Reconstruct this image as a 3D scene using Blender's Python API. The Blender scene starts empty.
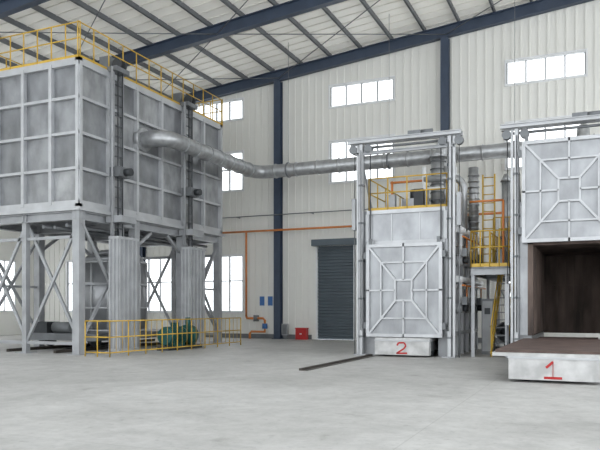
import bpy, math, random, bmesh
from mathutils import Vector, Matrix
random.seed(4)
S = bpy.context.scene

# ------------------------------------------------------------------ materials
def mat(name, col, rough=0.5, metal=0.0, var=0.12, nscale=1.5, bump=0.0, col2=None, stretch=(1,1,1), detail=6):
    m = bpy.data.materials.new(name); m.use_nodes = True
    nt = m.node_tree; b = nt.nodes['Principled BSDF']
    b.inputs['Roughness'].default_value = rough; b.inputs['Metallic'].default_value = metal
    tc = nt.nodes.new('ShaderNodeTexCoord'); mp = nt.nodes.new('ShaderNodeMapping')
    mp.inputs['Scale'].default_value = stretch
    nt.links.new(tc.outputs['Object'], mp.inputs['Vector'])
    n = nt.nodes.new('ShaderNodeTexNoise'); n.inputs['Scale'].default_value = nscale; n.inputs['Detail'].default_value = detail
    nt.links.new(mp.outputs[0], n.inputs['Vector'])
    r = nt.nodes.new('ShaderNodeValToRGB')
    c2 = col2 if col2 else tuple(c*(1-var*2) for c in col)
    r.color_ramp.elements[0].position = 0.35; r.color_ramp.elements[1].position = 0.65
    r.color_ramp.elements[0].color = (*c2, 1); r.color_ramp.elements[1].color = (*col, 1)
    nt.links.new(n.outputs['Fac'], r.inputs['Fac']); nt.links.new(r.outputs['Color'], b.inputs['Base Color'])
    if bump:
        bp = nt.nodes.new('ShaderNodeBump'); bp.inputs['Strength'].default_value = bump; bp.inputs['Distance'].default_value = 0.03
        nt.links.new(n.outputs['Fac'], bp.inputs['Height']); nt.links.new(bp.outputs[0], b.inputs['Normal'])
    return m

M_WALL  = mat('wall_sheet', (0.76,0.755,0.715), 0.55, 0, 0.025, 0.4)
M_ROOF  = mat('roof_sheet', (0.82,0.80,0.75), 0.6, 0, 0.03, 0.3)
_t=M_ROOF.node_tree; _o=_t.nodes['Material Output']; _p=_t.nodes['Principled BSDF']
_tr=_t.nodes.new('ShaderNodeBsdfTranslucent'); _tr.inputs[0].default_value=(.95,.92,.85,1); _m=_t.nodes.new('ShaderNodeMixShader'); _m.inputs[0].default_value=.06  # slight translucency added so the roof underside looks evenly brighter
_t.links.new(_p.outputs[0],_m.inputs[1]); _t.links.new(_tr.outputs[0],_m.inputs[2]); _t.links.new(_m.outputs[0],_o.inputs[0])
M_BLUE  = mat('blue_steel_paint', (0.045,0.065,0.105), 0.45, 0, 0.1, 2)
M_PURL  = mat('purlin_steel', (0.15,0.16,0.17), 0.5, 0.1, 0.1, 2)
M_SILV  = mat('aluminium_paint', (0.36,0.37,0.385), 0.34, 0.5, 0.17, 1.8, 0.35, stretch=(1,1,0.6), detail=10)
M_PAN=[mat('aluminium_panel_a', (0.36,0.37,0.385), 0.32, 0.55, 0.2, 1.8, 0.4, stretch=(1,1,0.6), detail=10),
       mat('aluminium_panel_b', (0.31,0.32,0.335), 0.28, 0.6, 0.2, 1.4, 0.4, stretch=(1,1,0.6), detail=10),
       mat('aluminium_panel_c', (0.42,0.43,0.44), 0.38, 0.45, 0.2, 2.2, 0.4, stretch=(1,1,0.6), detail=10)]
M_SILV2 = mat('aluminium_paint_rib', (0.50,0.51,0.525), 0.4, 0.3, 0.08, 2.0)
M_FRAME = mat('light_grey_steel', (0.38,0.39,0.405), 0.45, 0.2, 0.1, 2.0)
M_DGREY = mat('dark_machinery', (0.05,0.055,0.06), 0.5, 0.3, 0.1, 3)
M_MGREY = mat('mid_grey_steel', (0.19,0.20,0.21), 0.5, 0.3, 0.1, 3)
M_YEL   = mat('yellow_paint', (0.58,0.37,0.045), 0.45, 0, 0.08, 3)
M_ORG   = mat('orange_pipe_paint', (0.62,0.21,0.05), 0.45, 0, 0.08, 3)
M_RED   = mat('red_paint', (0.45,0.015,0.015), 0.5, 0, 0.08, 6)
M_GREEN = mat('green_machine_paint', (0.015,0.10,0.095), 0.4, 0.1, 0.1, 3)
M_SHUT  = mat('shutter_slats', (0.09,0.115,0.135), 0.45, 0.1, 0.08, 1)
M_WHITE = mat('white_paint', (0.75,0.76,0.77), 0.45, 0, 0.04, 3)
M_RUST  = mat('sooty_lining', (0.17,0.125,0.105), 0.85, 0, 0.2, 1.3, 0.3, col2=(0.05,0.037,0.032), stretch=(1.5,1.5,0.4), detail=9)
M_RUSTD = mat('hearth_plate', (0.12,0.08,0.068), 0.65, 0.1, 0.2, 2.5, 0.3)
M_CAR   = mat('refractory_car', (0.58,0.58,0.575), 0.7, 0, 0.16, 3, 0.2)
M_SIGN  = mat('blue_sign', (0.05,0.15,0.38), 0.4, 0, 0.05, 3)
M_RAIL  = mat('rail_steel', (0.09,0.08,0.07), 0.5, 0.5, 0.15, 3)
M_DUCT  = mat('galvanised_duct', (0.44,0.45,0.46), 0.35, 0.6, 0.15, 4, 0.1)

def glassmat(name,k):
    m = bpy.data.materials.new(name); m.use_nodes = True
    t_=m.node_tree; t_.nodes.clear()
    o=t_.nodes.new('ShaderNodeOutputMaterial'); t=t_.nodes.new('ShaderNodeBsdfTransparent'); g=t_.nodes.new('ShaderNodeBsdfGlossy'); mx=t_.nodes.new('ShaderNodeMixShader')
    g.inputs['Roughness'].default_value=0.05; mx.inputs['Fac'].default_value=k
    t_.links.new(t.outputs[0],mx.inputs[1]); t_.links.new(g.outputs[0],mx.inputs[2]); t_.links.new(mx.outputs[0],o.inputs[0]); return m
M_GLASS=glassmat('window_glass',.06); M_POLY=glassmat('added_skylight_sheet',.15)  # second material: clear sheet for the skylights added to light the hall

M_FLOOR = bpy.data.materials.new('concrete_floor'); M_FLOOR.use_nodes = True
nt = M_FLOOR.node_tree; b = nt.nodes['Principled BSDF']
tc = nt.nodes.new('ShaderNodeTexCoord')
def noise(sc,de,ro):
    n=nt.nodes.new('ShaderNodeTexNoise'); n.inputs['Scale'].default_value=sc; n.inputs['Detail'].default_value=de; n.inputs['Roughness'].default_value=ro
    nt.links.new(tc.outputs['Object'], n.inputs['Vector']); return n
def ramp(src,p0,p1,c0,c1):
    r=nt.nodes.new('ShaderNodeValToRGB'); r.color_ramp.elements[0].position=p0; r.color_ramp.elements[1].position=p1
    r.color_ramp.elements[0].color=(*c0,1); r.color_ramp.elements[1].color=(*c1,1); nt.links.new(src.outputs['Fac'],r.inputs[0]); return r
def mul(a,c):
    m=nt.nodes.new('ShaderNodeMixRGB'); m.blend_type='MULTIPLY'; m.inputs[0].default_value=1; nt.links.new(a,m.inputs[1]); nt.links.new(c,m.inputs[2]); return m.outputs[0]
n1=noise(.22,10,.68); n2=noise(2.5,12,.75); n3=noise(.9,6,.6); n4=noise(9,6,.6)
r1=ramp(n1,.35,.6,(.38,.375,.36),(.50,.495,.48)); r2=ramp(n2,.32,.62,(.74,.74,.74),(1,1,1)); r3=ramp(n3,.27,.36,(.66,.65,.63),(1,1,1)); r4=ramp(n4,.3,.42,(.82,.82,.82),(1,1,1))
br = nt.nodes.new('ShaderNodeTexBrick'); br.inputs['Scale'].default_value=1.0; br.offset=0.0
br.inputs['Brick Width'].default_value=6; br.inputs['Row Height'].default_value=6; br.inputs['Mortar Size'].default_value=0.01
br.inputs['Color1'].default_value=(1,1,1,1); br.inputs['Color2'].default_value=(0.96,0.96,0.96,1); br.inputs['Mortar'].default_value=(0.85,0.85,0.85,1)
nt.links.new(tc.outputs['Object'], br.inputs['Vector'])
nt.links.new(mul(mul(mul(mul(r1.outputs[0],r2.outputs[0]),r3.outputs[0]),r4.outputs[0]),br.outputs['Color']), b.inputs['Base Color'])
rr = nt.nodes.new('ShaderNodeMapRange'); rr.inputs['To Min'].default_value=0.45; rr.inputs['To Max'].default_value=0.7
nt.links.new(n1.outputs['Fac'], rr.inputs['Value']); nt.links.new(rr.outputs[0], b.inputs['Roughness'])
bp = nt.nodes.new('ShaderNodeBump'); bp.inputs['Strength'].default_value=0.2; bp.inputs['Distance'].default_value=0.02
nt.links.new(n2.outputs['Fac'], bp.inputs['Height']); nt.links.new(bp.outputs[0], b.inputs['Normal'])

# ------------------------------------------------------------------ builder
class B:
    def __init__(s): s.v=[]; s.f=[]; s.m=[]; s.sm=[]; s.mats=[]
    def mi(s,m):
        if m not in s.mats: s.mats.append(m)
        return s.mats.index(m)
    def add(s,vs,fs,m,smooth=None):
        o=len(s.v); s.v+= [tuple(v) for v in vs]; k=s.mi(m)
        for i,f in enumerate(fs):
            s.f.append([o+j for j in f]); s.m.append(k); s.sm.append(bool(smooth and smooth[i]))
    def box(s,x0,x1,y0,y1,z0,z1,m):
        vs=[(x0,y0,z0),(x1,y0,z0),(x1,y1,z0),(x0,y1,z0),(x0,y0,z1),(x1,y0,z1),(x1,y1,z1),(x0,y1,z1)]
        s.add(vs,[(0,3,2,1),(4,5,6,7),(0,1,5,4),(1,2,6,5),(2,3,7,6),(3,0,4,7)],m)
    def prism(s,poly,y0,y1,m):
        n=len(poly); vs=[(x,y0,z) for x,z in poly]+[(x,y1,z) for x,z in poly]
        fs=[tuple(range(n)),tuple(range(2*n-1,n-1,-1))]+[(i,i+n,(i+1)%n+n,(i+1)%n) for i in range(n)]
        s.add(vs,fs,m)
    def beam(s,p,q,w,h,m,up=(0,0,1)):
        p=Vector(p);q=Vector(q);d=(q-p).normalized();u=Vector(up)
        if abs(d.dot(u))>0.98:u=Vector((0,1,0))
        r=d.cross(u).normalized();u=r.cross(d).normalized()
        vs=[]
        for c in (p,q):
            for a,bb in ((-1,-1),(1,-1),(1,1),(-1,1)): vs.append(c+r*a*w/2+u*bb*h/2)
        s.add(vs,[(0,1,2,3),(7,6,5,4),(0,4,5,1),(1,5,6,2),(2,6,7,3),(3,7,4,0)],m)
    def ibeam(s,p,q,w,h,m,t=0.03,up=(0,0,1)):
        p=Vector(p);q=Vector(q);d=(q-p).normalized();u=Vector(up)
        if abs(d.dot(u))>0.98:u=Vector((0,1,0))
        r=d.cross(u).normalized();u=r.cross(d).normalized()
        s.beam(p,q,t,h,m,u); s.beam(p+u*(h/2-t/2),q+u*(h/2-t/2),w,t,m,u); s.beam(p-u*(h/2-t/2),q-u*(h/2-t/2),w,t,m,u)
    def cyl(s,p,q,r,m,n=14,r2=None):
        p=Vector(p);q=Vector(q);d=(q-p).normalized();u=Vector((0,0,1))
        if abs(d.dot(u))>0.98:u=Vector((0,1,0))
        a=d.cross(u).normalized();c=a.cross(d).normalized();r2=r if r2 is None else r2
        vs=[]
        for ctr,R in ((p,r),(q,r2)):
            for i in range(n):
                t=2*math.pi*i/n; vs.append(ctr+a*R*math.cos(t)+c*R*math.sin(t))
        fs=[(i,(i+1)%n,(i+1)%n+n,i+n) for i in range(n)]; sm=[True]*n
        fs+=[tuple(range(n-1,-1,-1)),tuple(range(n,2*n))]; sm+=[False,False]
        s.add(vs,fs,m,sm)
    def tube(s,pts,r,m,n=16):
        pts=[Vector(p) for p in pts]; vs=[];N=len(pts); prev=None
        for i,p in enumerate(pts):
            d=((pts[min(i+1,N-1)]-pts[max(i-1,0)])).normalized()
            if prev is None:
                u=Vector((0,0,1)) if abs(d.z)<0.9 else Vector((0,1,0)); a=d.cross(u).normalized()
            else: a=(prev-d*prev.dot(d)).normalized()
            prev=a; c=a.cross(d).normalized()
            for k in range(n):
                t=2*math.pi*k/n; vs.append(p+a*r*math.cos(t)+c*r*math.sin(t))
        fs=[];sm=[]
        for i in range(N-1):
            for k in range(n):
                fs.append((i*n+k,i*n+(k+1)%n,(i+1)*n+(k+1)%n,(i+1)*n+k)); sm.append(True)
        fs+=[tuple(range(n-1,-1,-1)),tuple(range((N-1)*n,N*n))]; sm+=[False,False]
        s.add(vs,fs,m,sm)
    def done(s,name,parent=None):
        me=bpy.data.meshes.new(name)
        xs=[v[0] for v in s.v]; ys=[v[1] for v in s.v]; zs=[v[2] for v in s.v]
        o=Vector(((min(xs)+max(xs))/2,(min(ys)+max(ys))/2,min(zs)))
        me.from_pydata([Vector(v)-o for v in s.v],[],s.f)
        for m in s.mats: me.materials.append(m)
        me.polygons.foreach_set('material_index',s.m); me.polygons.foreach_set('use_smooth',s.sm); me.update()
        bm=bmesh.new(); bm.from_mesh(me); bmesh.ops.recalc_face_normals(bm,faces=bm.faces); bm.to_mesh(me); bm.free()
        ob=bpy.data.objects.new(name,me); ob.location=o; S.collection.objects.link(ob)
        if parent:
            ob.parent=parent; ob.location=o-parent.location
        return ob
def empty(name,loc):
    e=bpy.data.objects.new(name,None); e.empty_display_size=0.5; e.location=Vector(loc); S.collection.objects.link(e); return e
def arc(c,a0,a1,R,ax,ay,n=8):
    c=Vector(c);ax=Vector(ax);ay=Vector(ay)
    return [c+ax*R*math.cos(a0+(a1-a0)*i/n)+ay*R*math.sin(a0+(a1-a0)*i/n) for i in range(n+1)]
def railing(bd,p,q,h=1.1,sp=1.2,m=None,rails=(1.0,0.55),kick=True,r=0.022):
    m=m or M_YEL; p=Vector(p);q=Vector(q);L=(q-p).length;n=max(1,round(L/sp))
    for i in range(n+1):
        c=p.lerp(q,i/n); bd.cyl(c,c+Vector((0,0,h)),r,m,8)
    for k in rails: bd.cyl(p+Vector((0,0,h*k)),q+Vector((0,0,h*k)),r,m,8)
    if kick: bd.beam(p+Vector((0,0,0.06)),q+Vector((0,0,0.06)),0.01,0.1,m)

# ------------------------------------------------------------------ room shell
WY=30.0; XL=-30.0; XR=14.0; Y0=-6.0; RX=8.0
def zc(x): return 14.2+0.1*x if x<=RX else 14.2+0.1*(2*RX-x)
def zr(x): return zc(x)+0.45
b_=B(); b_.box(XL,XR,Y0,WY,-0.2,0,M_FLOOR); b_.done('floor')
wins=[]
for (x0,x1) in ((-27.7,-24.6),(-19.45,-16.35),(-11.68,-8.57),(-3.65,-0.52),(4.4,7.5)):
    if x0>-25: wins.append((x0,x1,10.97,11.98))
    wins.append((x0,x1,7.4,9.35))
    if x0<-15 or x0>-5: wins.append((x0,x1,1.3,4.15))
wins.append((-23.6,-20.6,1.3,4.15))
DOOR=(-12.4,-10.4,0.0,4.45)
openings=wins+[DOOR]
def wall_y(name,ops,x_start,x_end,y0,y1,m):
    bd=B()
    xs=sorted({x_start,x_end,RX}|{o[0] for o in ops}|{o[1] for o in ops})
    def segs(a,c):
        mid=(a+c)/2; return sorted([(o[2],o[3]) for o in ops if o[0]<mid<o[1]])
    for a,c in zip(xs[:-1],xs[1:]):
        z=0
        for s0,s1 in segs(a,c):
            if s0>z: bd.box(a,c,y0,y1,z,s0,m)
            z=s1
        bd.prism([(a,z),(c,z),(c,zr(c)),(a,zr(a))],y0,y1,m)
    x=x_start+0.3
    while x<x_end-0.2:
        z=0
        for s0,s1 in segs(x-0.02,x+0.02):
            if s0-z>0.3: bd.box(x-0.025,x+0.025,y0-0.035,y0,z,s0-0.05,m)
            z=s1+0.05 if (s0,s1)!=(0.0,4.45) else 5.0
        bd.box(x-0.025,x+0.025,y0-0.035,y0,z,zr(x)-0.05,m); x+=0.36
    return bd.done(name)
wall_y('wall_back',openings,XL,XR,WY,WY+0.2,M_WALL)
b_=B()
lw=[(20.5,23.5,1.3,4.15),(25.5,28.5,1.3,4.15),(14.5,17.5,1.3,4.15),(8.5,11.5,1.3,4.15),(2.5,5.5,1.3,4.15)]
ys=sorted({Y0,WY}|{o[0] for o in lw}|{o[1] for o in lw})
for a,c in zip(ys[:-1],ys[1:]):
    mid=(a+c)/2; z=0
    for o in lw:
        if o[0]<mid<o[1]: b_.box(XL-0.2,XL,a,c,0,o[2],M_WALL); z=o[3]
    b_.box(XL-0.2,XL,a,c,z,zr(XL),M_WALL)
y=Y0+0.3
while y<WY-0.2:
    if not any(o[0]-.1<y<o[1]+.1 for o in lw): b_.box(XL,XL+0.035,y-.03,y+.03,0,zr(XL)-.05,M_WALL)
    y+=0.6
b_.done('wall_left')
wi=1
for (x0,x1,z0,z1) in wins:
    bd=B(); f=0.06
    bd.box(x0,x1,WY+0.02,WY+0.12,z0,z0+f,M_WHITE); bd.box(x0,x1,WY+0.02,WY+0.12,z1-f,z1,M_WHITE)
    n=4
    for i in range(n+1):
        x=x0+f/2+(x1-x0-f)*i/n; bd.box(x-f/2,x+f/2,WY+0.02,WY+0.12,z0+f,z1-f,M_FRAME)
    if z1-z0>1.5:
        zz=z0+(z1-z0)*0.55; bd.box(x0+f,x1-f,WY+0.03,WY+0.11,zz-.03,zz+.03,M_FRAME)
    bd.box(x0+f,x1-f,WY+0.06,WY+0.075,z0+f,z1-f,M_GLASS)
    bd.box(x0-.06,x1+.06,WY-.05,WY,z0-.06,z0,M_WHITE); bd.box(x0-.06,x1+.06,WY-.05,WY,z1,z1+.06,M_WHITE)
    bd.box(x0-.06,x0,WY-.05,WY,z0,z1,M_WHITE); bd.box(x1,x1+.06,WY-.05,WY,z0,z1,M_WHITE)
    bd.done('window_%d'%wi); wi+=1
for (y0,y1,z0,z1) in lw:
    bd=B(); f=0.06
    for i in range(5):
        y=y0+f/2+(y1-y0-f)*i/4; bd.box(XL-.12,XL-.02,y-f/2,y+f/2,z0,z1,M_WHITE)
    bd.box(XL-.12,XL-.02,y0,y1,z0,z0+f,M_WHITE); bd.box(XL-.12,XL-.02,y0,y1,z1-f,z1,M_WHITE); bd.box(XL-.08,XL-.065,y0,y1,z0,z1,M_GLASS)
    bd.done('window_%d'%wi); wi+=1
bd=B()
strips=[(-4.5,-1.5),(1.5,4.5),(7.5,10.5),(13.5,16)]  # unseen skylight strips, added so sky light reaches floor and roof
cur=Y0
def roofpiece(ya,yb,m):
    bd.prism([(XL-.2,zr(XL)-.02),(RX,zr(RX)),(RX,zr(RX)+.12),(XL-.2,zr(XL)+.1)],ya,yb,m)
    bd.prism([(RX,zr(RX)),(XR+.2,zr(XR)-.02),(XR+.2,zr(XR)+.1),(RX,zr(RX)+.12)],ya,yb,m)
for (a,c) in strips:
    roofpiece(cur,a,M_ROOF); roofpiece(a,c,M_POLY); cur=c
bd.add([(XL-.2,cur,zr(XL)),(RX,cur,zr(RX)),(RX,WY+.2,zr(RX)),(XL-.2,WY+.2,zr(XL))],[(0,1,2,3)],M_ROOF)
bd.add([(RX,cur,zr(RX)),(XR+.2,cur,zr(XR)),(XR+.2,WY+.2,zr(XR)),(RX,WY+.2,zr(RX))],[(0,1,2,3)],M_ROOF)
y=Y0+.3
while y<WY:
    if not any(a<y<c for a,c in strips):
        bd.beam((XL,y,zr(XL)-.018),(RX,y,zr(RX)-.018),0.05,0.03,M_ROOF); bd.beam((RX,y,zr(RX)-.018),(XR,y,zr(XR)-.018),0.05,0.03,M_ROOF)
    y+=0.6
bd.done('ceiling')
bd=B(); x=XL+.4
while x<XR:
    bd.beam((x,Y0,zc(x)+.345),(x,WY,zc(x)+.345),0.05,0.19,M_PURL)
    bd.box(x-.06,x,Y0,WY,zc(x)+.25,zc(x)+.265,M_PURL); x+=1.5
bd.done('roof_purlins')
for i,y in enumerate((29.8,24,18,12,6,0)):
    bd=B(); bd.ibeam((XL,y,zc(XL)),(RX,y,zc(RX)),0.28,0.5,M_BLUE,0.03); bd.ibeam((RX,y,zc(RX)),(XR,y,zc(XR)),0.28,0.5,M_BLUE,0.03)
    bd.done('roof_beam')
for x in (-22.4,-14.3,-6.2,1.9,10):
    bd=B(); bd.ibeam((x,29.8,0),(x,29.8,zc(x)-.27),0.35,0.3,M_BLUE,0.025,up=(0,1,0))
    bd.box(x-.25,x+.25,29.58,29.93,0,.03,M_BLUE)
    bd.done('steel_column')
bd=B()
for (xa,xb) in ((-22.4,-14.3),(-6.2,1.9),(-14.3,-6.2)):
    for (ya,yb) in ((24,29.8),(18,24)):
        bd.cyl((xa,ya,zc(xa)-.1),(xb,yb,zc(xb)-.1),.02,M_PURL,6); bd.cyl((xa,yb,zc(xa)-.12),(xb,ya,zc(xb)-.12),.02,M_PURL,6)
bd.done('roof_bracing')
bd=B()
for a,c in ((XL,-12.6),(-10.2,XR)): bd.box(a,c,WY-.06,WY-.036,0,.22,M_MGREY)
bd.done('baseboard_back')

bd=B(); x0,x1,z0,z1=DOOR
bd.box(x0+.02,x1-.02,WY+.08,WY+.11,0,z1-.01,M_SHUT)
z=0.02
while z<z1-.12:
    bd.add([(x0+.05,WY+.08,z),(x1-.05,WY+.08,z),(x1-.05,WY+.035,z+.03),(x0+.05,WY+.035,z+.03),(x1-.05,WY+.035,z+.08),(x0+.05,WY+.035,z+.08),(x1-.05,WY+.08,z+.11),(x0+.05,WY+.08,z+.11)],
           [(0,1,2,3),(3,2,4,5),(5,4,6,7)],M_SHUT); z+=.15
bd.box(x0+.01,x0+.09,WY-.06,WY+.08,0,z1-.01,M_WHITE); bd.box(x1-.09,x1-.01,WY-.06,WY+.08,0,z1-.01,M_WHITE)
bd.box(x0-.08,x1+.08,WY-.4,WY-.04,z1-.02,z1+.28,M_SHUT)
bd.done('door_1')

# ------------------------------------------------------------------ elevated furnace (left)
FX0,FX1,FY0,FY1,FZ0,FZ1=-20.0,-15.2,17.0,26.0,4.85,9.42
E=empty('elevated_industrial_furnace',((FX0+FX1)/2,(FY0+FY1)/2,0))
bd=B()
bd.box(FX0+.14,FX1-.14,FY0+.14,FY1-.14,FZ0+.1,FZ1-.05,M_SILV)
yr=[FY0+.0+i*1.5 for i in range(7)]; xr=[FX1-i*1.2 for i in range(5)]
dz=(FZ1-FZ0)/4; zrw=[FZ0,FZ0+dz,FZ0+2*dz,FZ0+3*dz,FZ1]
# individual cladding panels, each a slightly different finish and very slightly dished
def dished_y(x0,x1,y,z0,z1,m,d):
    cx,cz=(x0+x1)/2,(z0+z1)/2
    bd.add([(x0,y,z0),(x1,y,z0),(x1,y,z1),(x0,y,z1),(cx,y-d,cz)],[(0,1,4),(1,2,4),(2,3,4),(3,0,4)],m,[True]*4)
def dished_x(x,y0,y1,z0,z1,m,d):
    cy,cz=(y0+y1)/2,(z0+z1)/2
    bd.add([(x,y0,z0),(x,y1,z0),(x,y1,z1),(x,y0,z1),(x+d,cy,cz)],[(0,1,4),(1,2,4),(2,3,4),(3,0,4)],m,[True]*4)
for k in range(4):
    for i in range(6): dished_x(FX1-.125,yr[i],yr[i+1],zrw[k],zrw[k+1],random.choice(M_PAN),random.uniform(.0,.02))
    for i in range(4): dished_y(xr[i+1],xr[i],FY0+.125,zrw[k],zrw[k+1],random.choice(M_PAN),random.uniform(.0,.02))
for y in yr:
    y=min(max(y,FY0+.08),FY1-.08)
    bd.box(FX1-.16,FX1+.02,y-.06,y+.06,FZ0,FZ1,M_SILV2); bd.box(FX0-.02,FX0+.16,y-.06,y+.06,FZ0,FZ1,M_SILV2)
for x in xr:
    x=min(max(x,FX0+.08),FX1-.08)
    bd.box(x-.06,x+.06,FY0-.02,FY0+.16,FZ0,FZ1,M_SILV2); bd.box(x-.06,x+.06,FY1-.16,FY1+.02,FZ0,FZ1,M_SILV2)
for i,z in enumerate(zrw):
    w=.11 if i in(0,4) else .045
    bd.box(FX0,FX1,FY0,FY0+.16,z-w,z+w,M_SILV2); bd.box(FX1-.16,FX1,FY0,FY1,z-w,z+w,M_SILV2)
    bd.box(FX0,FX1,FY1-.16,FY1,z-w,z+w,M_SILV2); bd.box(FX0,FX0+.16,FY0,FY1,z-w,z+w,M_SILV2)
bd.box(FX0-.08,FX1+.08,FY0-.08,FY1+.08,FZ0-.22,FZ0-.11,M_SILV2)
bd.done('body',E)
bd=B()
cols=[(x,y) for x in (FX0+.15,-17.6,FX1-.15) for y in (FY0+.15,20,23,FY1-.15)]
for x,y in cols:
    if x==-17.6 and y in (20,23): continue
    w=.14 if x!=-17.6 else .09
    bd.box(x-w,x+w,y-w,y+w,0.03,FZ0-.22,M_FRAME); bd.box(x-.25,x+.25,y-.25,y+.25,0,.03,M_FRAME)
for x in (FX0+.15,-17.6,FX1-.15): bd.ibeam((x,FY0,FZ0-.37),(x,FY1,FZ0-.37),.25,.28,M_FRAME)
for y in (FY0+.15,20,23,FY1-.15): bd.ibeam((FX0,y,FZ0-.37),(FX1,y,FZ0-.37),.25,.28,M_FRAME)
for y in (FY0+.15,FY1-.15):
    for xa,xb in ((FX0+.15,-17.6),(-17.6,FX1-.15)):
        bd.beam((xa,y,.3),(xb,y,FZ0-.6),.08,.1,M_FRAME); bd.beam((xa,y+.12,FZ0-.6),(xb,y+.12,.3),.08,.1,M_FRAME)
        bd.beam((xa,y,3.8),(xb,y,3.8),.08,.1,M_FRAME); bd.beam((xa,y,.35),(xb,y,.35),.08,.1,M_FRAME)
for x in (FX0+.15,FX1-.15):
    for ya,yb in ((FY0+.15,20),(23,FY1-.15)):
        bd.beam((x,ya,.3),(x,yb,FZ0-.6),.08,.09,M_FRAME); bd.beam((x+.12,ya,FZ0-.6),(x+.12,yb,.3),.08,.09,M_FRAME)
        bd.beam((x,ya,2.3),(x,yb,2.3),.08,.08,M_FRAME)
    bd.beam((x,20,FZ0-1.2),(x,21,FZ0-.55),.1,.1,M_FRAME); bd.beam((x,23,FZ0-1.2),(x,22,FZ0-.55),.1,.1,M_FRAME)
for k,(x,z) in enumerate(((-15.9,4.2),(-16.4,4.15),(-16.9,4.2))): bd.cyl((x,17.2,z),(x,25.8,z),.06,M_MGREY,10)
bd.done('support_frame',E)
bd=B()
for y0,y1 in ((18.25,19.25),(22.55,23.65)):
    bd.box(-15.02,-14.66,y0,y1,.05,3.9,M_FRAME)
    for k in range(5):
        yy=y0+.06+(y1-y0-.12)*k/4; bd.box(-14.66,-14.62,yy-.03,yy+.03,.05,3.9,M_SILV2)
    for k in range(3):
        xx=-15.0+.32*k/2; bd.box(xx-.03,xx+.03,y0-.03,y0,.05,3.9,M_SILV2)
    for z in (.1,3.85): bd.box(-15.03,-14.61,y0-.04,y1+.04,z-.04,z+.04,M_SILV2)
    bd.box(-15.1,-14.5,y0-.1,y1+.1,0,.05,M_SILV2)
    ym=(y0+y1)/2
    for dy in (-.24,.24):
        bd.box(-15.17,-15.04,ym+dy-.035,ym+dy+.035,3.9,9.5,M_FRAME); bd.cyl((-14.97,ym+dy*.5,3.9),(-14.97,ym+dy*.5,9.7),.022,M_DGREY,8)
    bd.cyl((-14.95,ym-.45,3.9),(-14.95,ym-.45,9.6),.035,M_FRAME,8)
    z=4.2
    while z<9.4: bd.box(-15.12,-15.06,ym-.24,ym+.24,z,z+.035,M_MGREY); z+=.35
    bd.box(-15.2,-14.75,ym-.3,ym+.3,5.95,6.27,M_MGREY); bd.cyl((-14.75,ym,6.1),(-14.5,ym,6.1),.13,M_DGREY,12)
    bd.box(-15.25,-14.6,ym-.4,ym+.4,4.38,4.6,M_FRAME)
    bd.box(-15.6,-14.85,ym-.35,ym+.35,9.5,9.66,M_MGREY)
    for dy in (-.14,.14): bd.cyl((-15.0,ym+dy-.04,9.78),(-15.0,ym+dy+.04,9.78),.18,M_DGREY,16)
    bd.box(-15.7,-15.3,ym-.2,ym+.2,9.66,10.1,M_MGREY); bd.cyl((-15.5,ym+.2,9.88),(-15.5,ym+.7,9.88),.14,M_DGREY,14)
bd.done('lifting_columns',E)
bd=B(); T=FZ1+.1
railing(bd,(FX0,FY0+.05,T),(FX1,FY0+.05,T),1.15,.6); railing(bd,(FX1-.05,FY0,T),(FX1-.05,FY1,T),1.15,.75); railing(bd,(FX0+.05,FY0,T),(FX0+.05,FY1,T),1.15,.75); railing(bd,(FX0,FY1,T),(FX1,FY1,T),1.15,.6)
bd.done('top_railing',E)
bd=B()
bd.box(-19,-17.6,19,20.4,9.35,9.95,M_SILV); bd.cyl((-18.3,19.7,9.95),(-18.3,19.7,10.6),.3,M_DUCT,18); bd.box(-18.8,-17,22.5,24,9.35,9.85,M_SILV)
for y in (18.2,21.0,24.6): bd.box(-16.6,-16.1,y,y+.5,9.35,10.1,M_MGREY)
bd.cyl((-16.35,18.0,10.0),(-16.35,25.3,10.0),.05,M_MGREY,8)
bd.done('roof_equipment',E)
E2=empty('quench_vessel_on_transfer_car',(-17.6,21.5,0))
bd=B()
bd.box(-19.2,-15.9,18.6,24.4,.35,.6,M_MGREY)
for x in (-18.6,-16.5):
    bd.box(x-.05,x+.05,17.3,25.7,0.0,.1,M_RAIL)
    for y in (19.3,21.5,23.7): bd.cyl((x-.08,y,.33),(x+.08,y,.33),.23,M_DGREY,18)
bd.box(-18.9,-18.2,18.7,19.3,.6,1.0,M_DGREY); bd.cyl((-18.1,19,.8),(-17.3,19,.8),.2,M_MGREY,16)
bd.done('transfer_car',E2)
bd=B(); cx,cy=-17.5,21.5
bd.cyl((cx,cy,.6),(cx,cy,3.3),1.25,M_SILV,40); bd.cyl((cx,cy,3.3),(cx,cy,3.55),1.25,M_SILV,40,.95); bd.cyl((cx,cy,3.55),(cx,cy,3.75),.6,M_FRAME,30,.5)
for z in (.65,1.5,2.4,3.25): bd.cyl((cx,cy,z-.04),(cx,cy,z+.04),1.31,M_SILV2,40)
for k in range(12):
    t=2*math.pi*k/12; x=cx+1.27*math.cos(t); y=cy+1.27*math.sin(t); bd.cyl((x,y,.6),(x,y,3.3),.04,M_SILV2,8)
bd.done('vessel',E2)
bd=B(); px_=-14.05
bd.box(px_-.25,px_+.25,19.9,22.1,0,.14,M_DGREY)
bd.cyl((px_,20.0,.5),(px_,21.1,.5),.3,M_GREEN,24)
for k in range(10): bd.cyl((px_,20.1+.09*k,.5),(px_,20.13+.09*k,.5),.34,M_GREEN,24)
bd.box(px_-.2,px_+.2,20.3,21.0,.14,.3,M_GREEN); bd.cyl((px_,21.1,.5),(px_,21.4,.5),.1,M_DGREY,12)
bd.cyl((px_,21.35,.5),(px_,21.65,.5),.38,M_GREEN,24); bd.cyl((px_,21.65,.5),(px_,21.95,.5),.14,M_GREEN,16)
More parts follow.
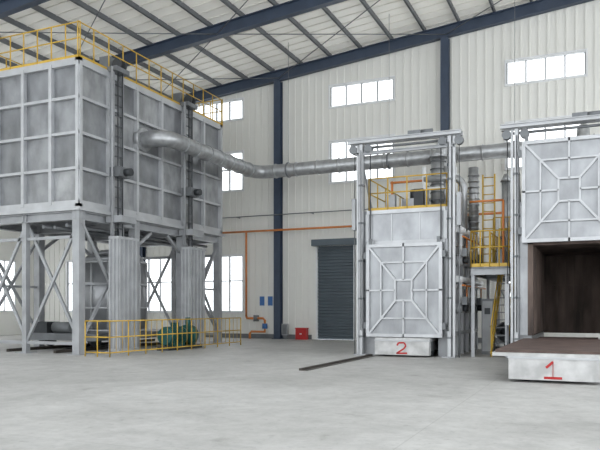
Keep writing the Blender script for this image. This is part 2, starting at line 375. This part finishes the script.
bd.cyl((px_,21.5,.8),(px_,21.5,1.15),.1,M_GREEN,14); bd.box(px_-.2,px_+.2,21.35,21.7,.14,.25,M_GREEN); bd.box(px_-.08,px_+.08,20.5,20.8,.8,.98,M_GREEN)
bd.done('pump_unit')
bd=B()
railing(bd,(-13.65,16.6,0),(-13.35,24.3,0),1.1,.9,rails=(1,.55,.12),kick=False,r=.02)
p=Vector((-13.65,16.6,0)); q=Vector((-13.35,24.3,0))
for i in range(28):
    c=p.lerp(q,i/27); bd.cyl(c+Vector((0,0,.13)),c+Vector((0,0,1.08)),.009,M_YEL,5)
railing(bd,(-13.65,16.6,0),(-14.6,16.6,0),1.1,.5,rails=(1,.55,.12),kick=False,r=.02)
bd.done('safety_railing')

# ------------------------------------------------------------------ duct
E3=empty('exhaust_duct',(-14.2,27.3,0)); R=.29; Z=7.6
bd=B()
pts=[(-15.32,20.3,Z),(-14.75,20.3,Z)]+arc((-14.75,20.85,Z),-math.pi/2,0,.55,(1,0,0),(0,1,0))[1:]+[(-14.2,26.7,Z)]
pts+= [Vector(p) for p in arc((-13.6,26.7,Z),math.pi,math.pi/2,.6,(1,0,0),(0,1,0))[1:]]+[(5,27.3,Z)]
bd.tube(pts,R,M_DUCT,24)
y=21.4
while y<26.6: bd.cyl((-14.2,y-.025,Z),(-14.2,y+.025,Z),R+.03,M_DUCT,24); y+=.85
x=-13.2
while x<5: bd.cyl((x-.025,27.3,Z),(x+.025,27.3,Z),R+.03,M_DUCT,24); x+=1.0
bd.cyl((-15.34,20.3,Z),(-15.1,20.3,Z),.42,M_DUCT,24)
bd.done('duct_pipe',E3)
bd=B()
for x in (-12.6,-8,-3.0,2):
    bd.cyl((x,27.3,Z+.3),(x,27.3,zc(x)+.3),.01,M_MGREY,6); bd.cyl((x-.03,27.3,Z),(x+.03,27.3,Z),R+.05,M_MGREY,24)
bd.done('duct_hangers',E3)

# ------------------------------------------------------------------ bogie furnaces
FY=20.7
def door_panel(cx,z0,z1,yf,parent,hw=1.22):
    bd=B(); yb=yf+.16
    bd.box(cx-hw,cx+hw,yf+.09,yb,z0,z1,M_SILV)
    zm=(z0+z1)/2; hh=(z1-z0)/2
    def rect(a,c,w,y1=.1):
        for s in (-1,1):
            bd.box(cx+s*a-w/2,cx+s*a+w/2,yf,yf+y1,zm-c-w/2,zm+c+w/2,M_SILV2)
            bd.box(cx-a+w/2,cx+a-w/2,yf,yf+y1,zm+s*c-w/2,zm+s*c+w/2,M_SILV2)
    rect(hw-.05,hh-.05,.1); rect(hw*.6,hh*.6,.045); rect(hw*.22,hh*.22,.055)
    for sx in (-1,1):
        for sz in (-1,1):
            bd.beam((cx+sx*hw*.22,yf+.05,zm+sz*hh*.22),(cx+sx*(hw-.08),yf+.05,zm+sz*(hh-.08)),.09,.06,M_SILV2)
        bd.box(min(cx+sx*hw*.22,cx+sx*hw),max(cx+sx*hw*.22,cx+sx*hw),yf,yf+.09,zm-.025,zm+.025,M_SILV2)
        bd.box(cx-.025,cx+.025,yf,yf+.09,min(zm+sx*hh*.22,zm+sx*hh),max(zm+sx*hh*.22,zm+sx*hh),M_SILV2)
        for zz in (z0+.35,z1-.35):
            bd.box(min(cx+sx*(hw-.02),cx+sx*(hw+.1)),max(cx+sx*(hw-.02),cx+sx*(hw+.1)),yf+.02,yf+.12,zz-.1,zz+.1,M_MGREY)
    for sx in (-.9,.9): bd.box(cx+sx*hw-.05,cx+sx*hw+.05,yf+.04,yf+.1,z1,z1+.18,M_MGREY)
    bd.box(cx-hw,cx+hw,yb,yb+.03,z0+.05,z1-.05,M_MGREY)
    bd.done('door_panel',parent)
def bogie(cx,raised):
    P=empty('bogie_hearth_furnace',(cx,23,0)); hw=1.25; yb=25.6; y0=FY+.1; zt=4.6
    bd=B()
    bd.box(cx-hw-.1,cx-.98,y0,yb,.7,zt,M_SILV); bd.box(cx+.98,cx+hw+.1,y0,yb,.7,zt,M_SILV)
    bd.box(cx-.98,cx+.98,y0,yb,3.4,zt,M_SILV); bd.box(cx-.98,cx+.98,yb-.3,yb,.64,3.4,M_SILV)
    bd.box(cx-1.1,cx-.95,y0-.05,y0,.7,3.45,M_RUST); bd.box(cx+.95,cx+1.1,y0-.05,y0,.7,3.45,M_RUST); bd.box(cx-1.1,cx+1.1,y0-.05,y0,3.35,3.48,M_RUST)
    bd.box(cx-.98,cx-.95,y0+.02,yb-.38,.7,3.32,M_RUST); bd.box(cx+.95,cx+.98,y0+.02,yb-.38,.7,3.32,M_RUST)
    bd.box(cx-.98,cx+.98,y0+.02,yb-.38,3.32,3.4,M_RUST); bd.box(cx-.98,cx+.98,yb-.38,yb-.3,.64,3.4,M_RUST)
    for k in range(10):
        yy=y0+.3+k*.45
        bd.box(cx-.95,cx-.9,yy-.04,yy+.04,.75,3.3,M_RUST); bd.box(cx+.9,cx+.95,yy-.04,yy+.04,.75,3.3,M_RUST)
    for k in range(7):
        xx=cx-.8+k*.266; bd.box(xx-.025,xx+.025,yb-.45,yb-.38,.75,3.3,M_RUST)
    for zz in (1.4,2.3): bd.box(cx-.95,cx+.95,yb-.43,yb-.38,zz-.03,zz+.03,M_RUST)
    bd.box(cx-hw-.1,cx-hw+.25,y0+.1,yb,0,.7,M_FRAME); bd.box(cx+hw-.25,cx+hw+.1,y0+.1,yb,0,.7,M_FRAME)
    for s in (-1,1):
        xa=cx+s*(hw+.1); x0,x1=(xa,xa+.1) if s>0 else (xa-.1,xa)
        for k in range(6):
            yy=y0+.08+(yb-y0-.16)*k/5; bd.box(x0,x1,yy-.06,yy+.06,.0,zt,M_SILV2)
        for zz in (.7,2.2,3.5,zt-.06): bd.box(x0,x1,y0,yb,zz-.06,zz+.06,M_SILV2)
    bd.box(cx-hw,cx+hw,y0-.04,y0,3.5,3.62,M_SILV2); bd.box(cx-hw,cx+hw,y0-.06,y0,zt-.12,zt,M_SILV2)
    for xx in (-hw,hw): bd.box(cx+xx-.05,cx+xx+.05,y0-.05,y0,3.62,zt-.12,M_SILV2)
    for xx in (-.45,.45): bd.box(cx+xx-.015,cx+xx+.015,y0-.02,y0,3.62,zt-.12,M_SILV2)
    bd.done('furnace_body',P)
    bd=B(); px=hw+.15
    for s in (-1,1):
        x=cx+s*px
        bd.box(x-.05,x+.05,FY-.12,FY+.02,0,6.7,M_SILV2)
        bd.box(x-.07,x+.07,FY+.02,FY+.05,0,6.7,M_MGREY)
        bd.box(x+s*.13-.035,x+s*.13+.035,FY-.06,FY+.04,0,6.7,M_SILV2)
        bd.box(x-.2,x+.2,FY-.25,FY+.1,0,.04,M_FRAME)
        bd.cyl((x-s*.02,FY-.18,.8),(x-s*.02,FY-.18,6.5),.015,M_DGREY,6)
        for zz in (.6,1.8,3.0,4.2,5.4): bd.box(x-.08,x+.08,FY-.14,FY+.08,zz-.03,zz+.03,M_MGREY)
        bd.beam((x,FY+.02,4.4),(x,FY+.9,4.4),.06,.06,M_FRAME); bd.beam((x,FY+.02,6.2),(x,FY+1.1,4.65),.05,.05,M_FRAME)
        bd.box(x+s*.27-.06,x+s*.27+.06,FY-.05,FY+.2,(1.0 if raised else 4.0),(2.2 if raised else 5.0),M_FRAME)
        bd.cyl((x+s*.27,FY+.07,(2.2 if raised else 5.0)),(x+s*.27,FY+.07,6.5),.012,M_DGREY,6)
        bd.cyl((x+s*.27,FY+.07,0),(x+s*.27,FY+.07,(1.0 if raised else 4.0)),.02,M_MGREY,6)
        for xx in (x-s*.22,x+s*.28): bd.cyl((xx,FY-.1,6.56),(xx,FY+.1,6.56),.13,M_MGREY,18)
    bd.ibeam((cx-1.85,FY-.1,6.8),(cx+1.75,FY-.1,6.8),.12,.12,M_SILV2,.02); bd.ibeam((cx-1.85,FY+.18,6.8),(cx+1.75,FY+.18,6.8),.12,.12,M_FRAME,.02)
    if not raised: bd.ibeam((cx-1.6,FY-.05,6.42),(cx+1.55,FY-.05,6.42),.1,.1,M_FRAME,.02)
    bd.cyl((cx-1.6,FY+.09,6.62),(cx+1.5,FY+.09,6.62),.04,M_MGREY,10)
    bd.box(cx+.1,cx+.5,FY-.05,FY+.25,6.86,7.0,M_MGREY); bd.cyl((cx+.5,FY+.1,6.95),(cx+.85,FY+.1,6.95),.08,M_MGREY,14)
    if not raised:
        for s in (-.9,.9): bd.cyl((cx+s*hw,FY-.0,3.6),(cx+s*hw,FY-.0,6.6),.018,M_DGREY,6)
    bd.done('lifting_frame',P)
    if raised: door_panel(cx+.03,3.38,6.3,FY-.2,P,1.27)
    else: door_panel(cx,.6,3.5,FY-.2,P,1.2)
    bd=B(); t=zt
    railing(bd,(cx-hw,y0+.15,t),(cx+hw,y0+.15,t),1.05,.6); railing(bd,(cx-hw,y0+.15,t),(cx-hw,yb,t),1.05,.9); railing(bd,(cx+hw,y0+.15,t),(cx+hw,yb,t),1.05,.7); railing(bd,(cx-hw,yb,t),(cx+hw,yb,t),1.05,.8)
    bd.done('top_railing',P)
    bd=B()
    bd.box(cx-.5,cx+.2,22.2,23.2,t,t+.55,M_SILV); bd.cyl((cx-.15,22.7,t+.55),(cx-.15,22.7,t+.9),.2,M_DGREY,16)
    bd.box(cx-1.0,cx-.65,23,24.5,t,t+.4,M_FRAME); bd.box(cx+.05,cx+.35,21.6,21.9,t,t+.75,M_DGREY)
    bd.cyl((cx+.62,22.6,t),(cx+.62,22.6,t+1.9),.23,M_DUCT,20)
    for k in range(7): bd.cyl((cx+.62,22.6,t+.2+.26*k),(cx+.62,22.6,t+.23+.26*k),.26,M_MGREY,20)
    bd.cyl((cx+.62,22.6,t+1.9),(cx+.62,22.6,t+2.15),.32,M_DUCT,20,.08)
    # pipework, valves and cable tray on the top deck
    for (dx,yy,r,h,m) in ((.3,22.0,.07,1.5,M_WHITE),(1.0,23.4,.1,1.7,M_WHITE),(-.3,24.8,.12,1.4,M_DUCT),(-.9,22.4,.04,1.2,M_ORG),(.98,22.1,.06,1.5,M_DUCT),(.1,24.0,.05,1.6,M_WHITE)):
        bd.cyl((cx+dx,yy,t),(cx+dx,yy,t+h),r,m,12)
    bd.cyl((cx-.95,22.4,t+1.15),(cx+.45,22.4,t+1.15),.04,M_ORG,10); bd.cyl((cx+.1,24.0,t+1.55),(cx+1.05,24.0,t+1.55),.05,M_WHITE,10)
    bd.cyl((cx+.3,22.0,t+.8),(cx+.98,22.1,t+.8),.05,M_WHITE,10); bd.box(cx-.85,cx-.55,21.5,21.7,t,t+.6,M_FRAME)
    bd.box(cx-1.05,cx+1.05,25.1,25.35,t+.9,t+.96,M_MGREY); 
    for dx in (-1,1): bd.box(cx+dx-.03,cx+dx+.03,25.2,25.26,t,t+.9,M_MGREY)
    p=[Vector((cx+.3,24.6,t)),Vector((cx+.3,24.6,Z-.6))]+arc((cx+.3,25.2,Z-.6),math.pi,math.pi/2,.6,(0,1,0),(0,0,1))[1:]+[(cx+.3,26.95,Z)]
    bd.tube(p,.2,M_DUCT,18)
    bd.done('flue_stacks',P)
    bd=B(); xs=cx+hw+.2
    for zz in (1.5,3.0):
        for yy in (21.6,23.0,24.4):
            bd.cyl((xs-.1,yy,zz),(xs+.18,yy,zz),.17,M_FRAME,18); bd.cyl((xs+.18,yy,zz),(xs+.34,yy,zz),.11,M_DGREY,14)
            bd.cyl((xs+.1,yy,zz),(xs+.1,yy,zz+.9),.06,M_WHITE,10); bd.cyl((xs+.26,yy+.2,zz-.1),(xs+.26,yy+.2,zz+.7),.025,M_ORG,8); bd.cyl((xs+.26,yy,zz),(xs+.26,yy+.2,zz),.025,M_ORG,8)
            bd.box(xs+.2,xs+.36,yy-.35,yy-.2,zz+.1,zz+.35,M_MGREY)
    bd.cyl((xs+.1,y0+.3,3.95),(xs+.1,yb,3.95),.12,M_WHITE,14); bd.cyl((xs+.1,y0+.3,2.4),(xs+.1,yb,2.4),.1,M_WHITE,14)
    bd.cyl((xs+.26,y0+.3,3.7),(xs+.26,yb,3.7),.03,M_ORG,8); bd.cyl((xs+.26,y0+.3,2.2),(xs+.26,yb,2.2),.03,M_ORG,8)
    p=[Vector((xs+.14,22.0,3.95)),Vector((xs+.14,22.0,5.3))]+arc((xs-.26,22.0,5.3),0,math.pi/2,.4,(1,0,0),(0,0,1))[1:]+[(cx+.3,22.0,5.7)]
    bd.tube(p,.11,M_DUCT,14)
    bd.cyl((xs+.15,23.7,4.1),(xs+.15,23.7,6.3),.17,M_DUCT,18)
    for k in range(10): bd.cyl((xs+.15,23.7,4.2+.2*k),(xs+.15,23.7,4.24+.2*k),.2,M_DUCT,18)
    bd.done('burner_pipework',P)
    return P
bogie(-5.56,False)
bogie(-0.82,True)

def painted(strokes,cx,y,z,parent):
    bd=B()
    for (a,c) in strokes: bd.beam((cx+a[0],y,z+a[1]),(cx+c[0],y,z+c[1]),.008,.05,M_RED)
    bd.done('painted_number',parent)
def car(cx,yf,yb,num):
    P=empty('hearth_car',(cx,(yf+yb)/2,0)); bd=B()
    bd.box(cx-.85,cx+.85,yf,yf+.25,.06,.48,M_CAR)
    bd.box(cx-.85,cx+.85,yf+.25,yb,.18,.48,M_MGREY)
    for s in (-1,1):
        for k in range(4):
            yy=yf+.6+(yb-yf-1.2)*k/3; bd.cyl((cx+s*.78-.06,yy,.2),(cx+s*.78+.06,yy,.2),.2,M_DGREY,18)
    bd.box(cx-.87,cx+.87,yf-.02,yb,.48,.52,M_SILV2)
    bd.done('chassis',P)
    bd=B()
    if num==2: bd.box(cx-.86,cx+.86,yf+.06,yb,.52,.58,M_CAR)
    else:
        bd.box(cx-1.18,cx+1.18,yf+.05,FY-.25,.52,.585,M_CAR); bd.box(cx-.85,cx+.85,FY-.25,yb,.52,.6,M_CAR)
        n=13; st=(FY-.35-yf-.2)/n
        for k in range(n):
            yy=yf+.2+k*st; bd.box(cx-1.14,cx+1.14,yy,yy+st-.05,.585,.64,M_RUSTD)
        bd.box(cx-.8,cx+.8,FY-.25,yb,.6,.63,M_RUSTD)
    bd.done('hearth_deck',P)
    if num==1: st=[((-.13,.2),(.0,.32)),((0,.34),(0,.0)),((-.17,.0),(.17,.0))]
    else: st=[((-.14,.24),(-.09,.32)),((-.09,.32),(.08,.33)),((.08,.33),(.14,.24)),((.14,.24),(.08,.15)),((.08,.15),(-.15,.0)),((-.16,.0),(.18,.01))]
    painted(st,cx,yf-.003,.11,P); return P
car(-5.56,20.3,25.0,2)
car(-0.85,14.35,21.9,1)
bd=B(); cx=-5.56
bd.box(cx-1.04,cx-.97,14.9,20.45,0,.055,M_RAIL); bd.box(cx-.97,cx-.82,14.9,20.25,0,.01,M_RAIL)
bd.done('floor_rail')

P=empty('service_platform',(-3.1,24,0)); bd=B()
X0,X1,Ya,Yb,H=-3.62,-2.5,21.2,27.0,2.75; XM=-3.08
bd.box(X0,XM,Ya,Yb,H-.05,H,M_MGREY); bd.box(XM,X1,Ya,21.8,H-.05,H,M_MGREY); bd.box(XM,X1,24.2,Yb,H-.05,H,M_MGREY)
for y in (Ya,Yb,24.2): bd.ibeam((X0,y,H-.15),(X1,y,H-.15),.1,.18,M_FRAME,.015)
for x in (X0,X1): bd.ibeam((x,Ya,H-.15),(x,Yb,H-.15),.1,.18,M_FRAME,.015)
for x in (X0+.06,X1-.06):
    for y in (Ya+.05,24.3,Yb-.05): bd.box(x-.05,x+.05,y-.05,y+.05,0,H-.05,M_FRAME)
bd.beam((X0+.06,Yb-.05,.2),(X1-.06,Yb-.05,2.4),.05,.05,M_FRAME); bd.beam((X1-.06,Yb-.05,.2),(X0+.06,Yb-.05,2.4),.05,.05,M_FRAME)
bd.done('deck',P)
bd=B()   # steep access stair rising away from the camera to the rear half of the deck
sa,sb=21.45,24.15
for x in (XM+.03,X1-.12): bd.beam((x,sa,.06),(x,sb,H-.05),.05,.18,M_YEL)
for k in range(11):
    f=(k+.7)/11.5; yy=sa+(sb-sa)*f; zz=H*f; bd.box(XM+.05,X1-.14,yy-.1,yy+.1,zz-.02,zz+.01,M_MGREY)
for x in (XM+.03,X1-.12):
    bd.cyl((x,sa,1.0),(x,sb,H+.95),.022,M_YEL,8); bd.cyl((x,sa,.55),(x,sb,H+.5),.018,M_YEL,8)
    for f in (0,.33,.66,1): bd.cyl((x,sa+(sb-sa)*f,(H)*f),(x,sa+(sb-sa)*f,H*f+.98),.02,M_YEL,8)
bd.done('access_stair',P)
bd=B(); railing(bd,(X0,Ya,H),(X1,Ya,H),1.1,.3); railing(bd,(X0,Yb,H),(X1,Yb,H),1.1,.4); railing(bd,(X1,Ya,H),(X1,Yb,H),1.1,.7); railing(bd,(X0,Ya,H),(X0,22.3,H),1.1,.5)
railing(bd,(XM-.04,21.8,H),(XM-.04,24.2,H),1.1,.5)
railing(bd,(X0,26.0,H),(X1,26.0,H),2.1,.28,rails=(1,.8,.6,.4))
for dx in (0,.38): bd.cyl((X0+.08+dx,23.0,H),(X0+.08+dx,23.0,5.9),.028,M_YEL,8)
for k in range(11): bd.cyl((X0+.08,23.0,H+.25+k*.28),(X0+.46,23.0,H+.25+k*.28),.018,M_YEL,6)
bd.done('yellow_railing_and_ladder',P)
bd=B()
for (x,y,r,z1,m) in ((-2.8,25.6,.14,5.4,M_DUCT),(-2.7,21.5,.035,4.8,M_ORG),(-3.3,24.6,.06,4.6,M_WHITE),(-3.2,26.3,.16,6.2,M_DUCT),(-3.0,24.9,.05,4.2,M_DUCT)):
    bd.cyl((x,y,H),(x,y,z1),r,m,14)
bd.box(-3.45,-3.1,25.0,25.35,H,H+1.3,M_MGREY); bd.box(-2.9,-2.65,21.55,21.75,H,H+.55,M_MGREY)
bd.cyl((-2.7,21.5,4.8),(-3.7,21.5,4.8),.035,M_ORG,10)
bd.cyl((-3.2,26.3,6.2),(-3.2,26.3,6.5),.22,M_DUCT,14,.06)
bd.done('valve_train',P)
def blower(x,y):
    bd=B(); bd.box(x-.4,x+.4,y-.35,y+.35,0,.12,M_DGREY)
    bd.cyl((x,y-.12,.65),(x,y+.12,.65),.38,M_MGREY,28); bd.box(x-.1,x+.1,y-.1,y+.1,.12,.3,M_DGREY)
    bd.box(x+.12,x+.38,y-.12,y+.12,.65,1.35,M_MGREY); bd.cyl((x,y-.4,.65),(x,y-.12,.65),.19,M_DGREY,20); bd.cyl((x,y+.12,.65),(x,y+.3,.65),.15,M_FRAME,16)
    bd.cyl((x+.25,y,1.35),(x+.25,y,2.55),.1,M_WHITE,14)
    bd.done('combustion_blower')
blower(-3.05,25.4)
bd=B()
bd.box(-3.52,-3.14,22.6,23.1,.0,1.8,M_MGREY); bd.box(-3.49,-3.17,22.57,22.6,.1,1.72,M_FRAME); bd.cyl((-3.22,22.55,.9),(-3.22,22.57,.9),.03,M_DGREY,8); bd.box(-3.42,-3.24,22.56,22.57,1.3,1.5,M_DGREY)
bd.done('control_cabinet')
bd=B()
bd.cyl((-2.75,27.75,0),(-2.75,27.75,5.25),.06,M_ORG,12)
bd.cyl((-2.75,27.75,5.25),(-9.5,27.75,5.25),.05,M_ORG,10)
bd.cyl((-9.5,27.75,5.25),(-9.5,29.5,5.25),.05,M_ORG,10)
bd.cyl((-9.5,29.5,5.25),(-17.4,29.5,5.25),.05,M_ORG,10)
bd.cyl((-15.9,29.5,5.25),(-15.9,29.5,1.1),.05,M_ORG,10)
bd.tube([(-15.9,29.5,1.1),(-15.85,29.5,1.0),(-15.7,29.5,1.0),(-14.95,29.45,1.0),(-14.85,29.45,.9),(-14.85,29.45,.35),(-15.6,29.5,.35),(-15.7,29.5,.25),(-15.7,29.5,0)],.06,M_ORG,10)
bd.cyl((-15.35,29.5,.85),(-15.35,29.5,1.15),.14,M_MGREY,14); bd.cyl((-14.85,29.45,.5),(-14.85,29.45,.75),.13,M_SIGN,14)
bd.done('gas_pipeline')
bd=B(); bd.cyl((-17.4,29.55,6.0),(-9.5,29.55,6.0),.025,M_PURL,8)
for x in (-16.5,-12.5,-10): bd.box(x-.02,x+.02,29.55,29.97,5.98,6.02,M_PURL)
bd.done('cable_conduit')
for x in (-15.25,-14.8):
    bd=B(); bd.box(x-.15,x+.15,WY-.06,WY-.035,1.55,2.1,M_WHITE); bd.box(x-.13,x+.13,WY-.065,WY-.06,1.62,2.07,M_SIGN); bd.done('wall_sign')
bd=B(); x=-12.95
bd.box(x-.28,x+.28,29.45,29.7,0,.52,M_RED); bd.box(x-.25,x+.25,29.44,29.45,.04,.48,M_RED); bd.box(x-.05,x+.05,29.42,29.44,.25,.3,M_WHITE); bd.box(x-.3,x+.3,29.43,29.72,.52,.56,M_RED)
bd.done('fire_extinguisher_box')
bd=B(); bd.box(-13.95,-13.65,29.45,29.6,.2,.75,M_FRAME); bd.box(-13.92,-13.68,29.44,29.45,.24,.7,M_MGREY); bd.box(-13.85,-13.75,29.5,29.58,0,.2,M_MGREY); bd.done('junction_box')

# ------------------------------------------------------------------ light
w=bpy.data.worlds.new('overcast_sky'); S.world=w; w.use_nodes=True
w.node_tree.nodes['Background'].inputs[0].default_value=(0.93,0.97,1.0,1); w.node_tree.nodes['Background'].inputs[1].default_value=2.6

# ------------------------------------------------------------------ camera
cd=bpy.data.cameras.new('camera'); cd.sensor_width=36; cd.lens=36*680/600; cd.shift_y=83/600
co=bpy.data.objects.new('camera',cd); co.location=(0,0,1.5); co.rotation_euler=(math.pi/2,0,math.radians(23.8)); S.collection.objects.link(co); S.camera=co
cd.clip_end=200
S.view_settings.view_transform='Standard'; S.view_settings.exposure=0.12
